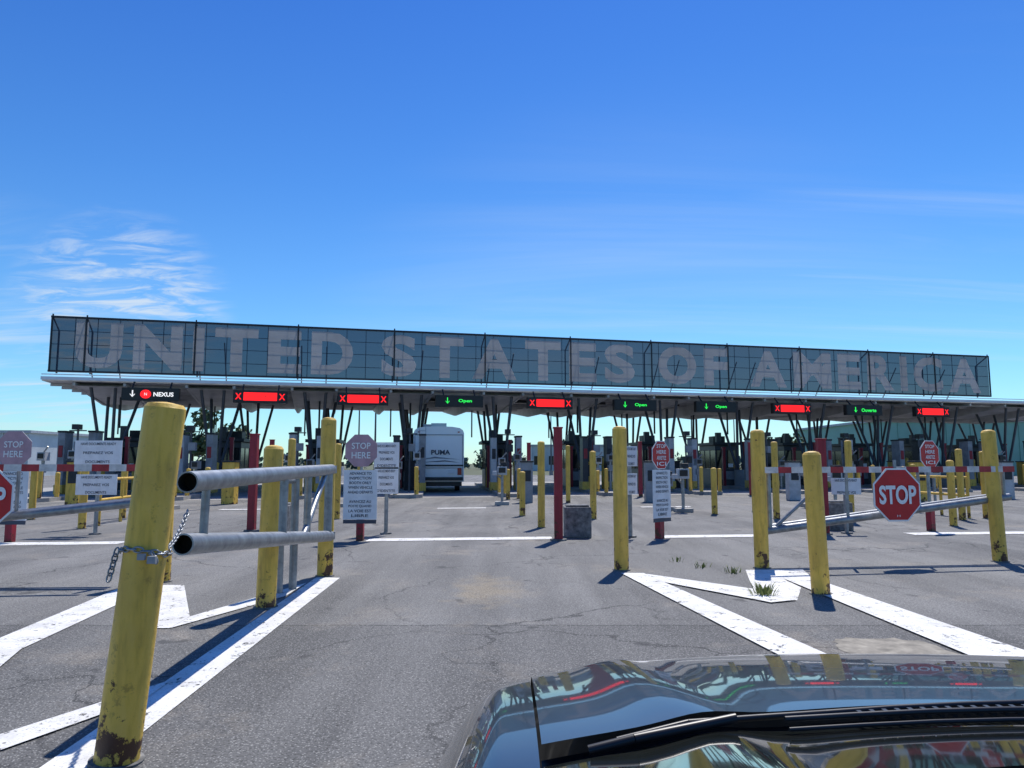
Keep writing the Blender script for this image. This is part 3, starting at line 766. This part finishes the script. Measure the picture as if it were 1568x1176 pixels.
# ------------------------------------------------------------------ sky, sun, camera
w = bpy.data.worlds.new("World"); scene.world = w; w.use_nodes = True
nt = w.node_tree; bg = nt.nodes["Background"]; out = nt.nodes["World Output"]
EL, AZ = 59, 18
sky = nt.nodes.new("ShaderNodeTexSky"); sky.sky_type = 'NISHITA'; sky.sun_disc = False
sky.sun_elevation = math.radians(EL); sky.sun_rotation = math.radians(AZ); sky.air_density = 1.0; sky.dust_density = .2; sky.ozone_density = 2.5
tc = nt.nodes.new("ShaderNodeTexCoord"); dirv = tc.outputs["Generated"]
sep = nt.nodes.new("ShaderNodeSeparateXYZ"); nt.links.new(dirv, sep.inputs[0])
tcol = ramp(nt, sep.outputs[2], [(0.0, (.58, .86, 1.0, 1)), (.12, (.46, .78, 1.0, 1)), (.35, (.29, .62, 1.0, 1)), (.60, (.18, .47, .98, 1))])
tint = mixc(nt, 1.0, sky.outputs[0], tcol, 'MULTIPLY')
nt.links.new(tint, bg.inputs[0]); bg.inputs[1].default_value = .145
zz = mathn(nt, 'ADD', mathn(nt, 'MAXIMUM', sep.outputs[2], 0.0), .12)
cb = nt.nodes.new("ShaderNodeCombineXYZ"); nt.links.new(mathn(nt, 'DIVIDE', sep.outputs[0], zz), cb.inputs[0]); nt.links.new(mathn(nt, 'DIVIDE', sep.outputs[1], zz), cb.inputs[1])
def cloud(rot, sc, scale, lo, hi, cen, r0, r1, amp, detail=7):
    mp = nt.nodes.new("ShaderNodeMapping"); mp.inputs["Rotation"].default_value = (0, 0, math.radians(rot)); mp.inputs["Scale"].default_value = sc
    nt.links.new(cb.outputs[0], mp.inputs[0])
    n = noise(nt, scale, detail, .62, mp.outputs[0], .6)
    r = nt.nodes.new("ShaderNodeMapRange"); r.interpolation_type = 'SMOOTHSTEP'; nt.links.new(n, r.inputs[0]); r.inputs[1].default_value = lo; r.inputs[2].default_value = hi
    az, el_ = map(math.radians, cen)
    dt = nt.nodes.new("ShaderNodeVectorMath"); dt.operation = 'DOT_PRODUCT'; nt.links.new(dirv, dt.inputs[0])
    dt.inputs[1].default_value = (math.sin(az)*math.cos(el_), math.cos(az)*math.cos(el_), math.sin(el_))
    m_ = nt.nodes.new("ShaderNodeMapRange"); m_.interpolation_type = 'SMOOTHSTEP'; nt.links.new(dt.outputs["Value"], m_.inputs[0])
    m_.inputs[1].default_value = math.cos(math.radians(r1)); m_.inputs[2].default_value = math.cos(math.radians(r0))
    return mathn(nt, 'MULTIPLY', mathn(nt, 'MULTIPLY', r.outputs[0], m_.outputs[0]), amp)
c1 = cloud(-20, (1.0, 2.0, 1), 4.6, .40, .70, (-28, 10.5), 2, 7.5, .8)
c2 = cloud(10, (.6, 2.5, 1), 1.6, .40, .75, (-36, 3), 6, 15, .6)
c3 = cloud(-35, (.25, 2.2, 1), 1.3, .45, .85, (32, 10), 5, 20, .28)
c4 = cloud(0, (.3, 1.5, 1), .8, .35, .8, (10, 0), 6, 30, .35)
f = mathn(nt, 'MAXIMUM', mathn(nt, 'MAXIMUM', c1, c2), mathn(nt, 'MAXIMUM', c3, c4), clamp=True)
bg2 = nt.nodes.new("ShaderNodeBackground"); bg2.inputs[0].default_value = (.80, .90, 1, 1); bg2.inputs[1].default_value = .9
mx = nt.nodes.new("ShaderNodeMixShader"); nt.links.new(f, mx.inputs[0]); nt.links.new(bg.outputs[0], mx.inputs[1]); nt.links.new(bg2.outputs[0], mx.inputs[2])
nt.links.new(mx.outputs[0], out.inputs[0])

sl = bpy.data.lights.new("sun", 'SUN'); sl.energy = 5.0; sl.angle = math.radians(.5); sl.color = (1, .96, .9)
so = bpy.data.objects.new("sun", sl); scene.collection.objects.link(so)
e, a_ = math.radians(EL), math.radians(AZ)
so.rotation_euler = Vector((math.sin(a_)*math.cos(e), math.cos(a_)*math.cos(e), math.sin(e))).to_track_quat('Z', 'Y').to_euler()

cam = bpy.data.cameras.new("camera"); cam.lens = 26.0; cam.sensor_width = 36; cam.clip_end = 8000; cam.clip_start = .05
co = bpy.data.objects.new("camera", cam); scene.collection.objects.link(co)
co.location = (0, 0, 1.45); co.rotation_euler = (math.radians(90+6.15), 0, 0)
scene.camera = co
scene.view_settings.view_transform = 'Standard'; scene.view_settings.look = 'None'; scene.view_settings.exposure = 0
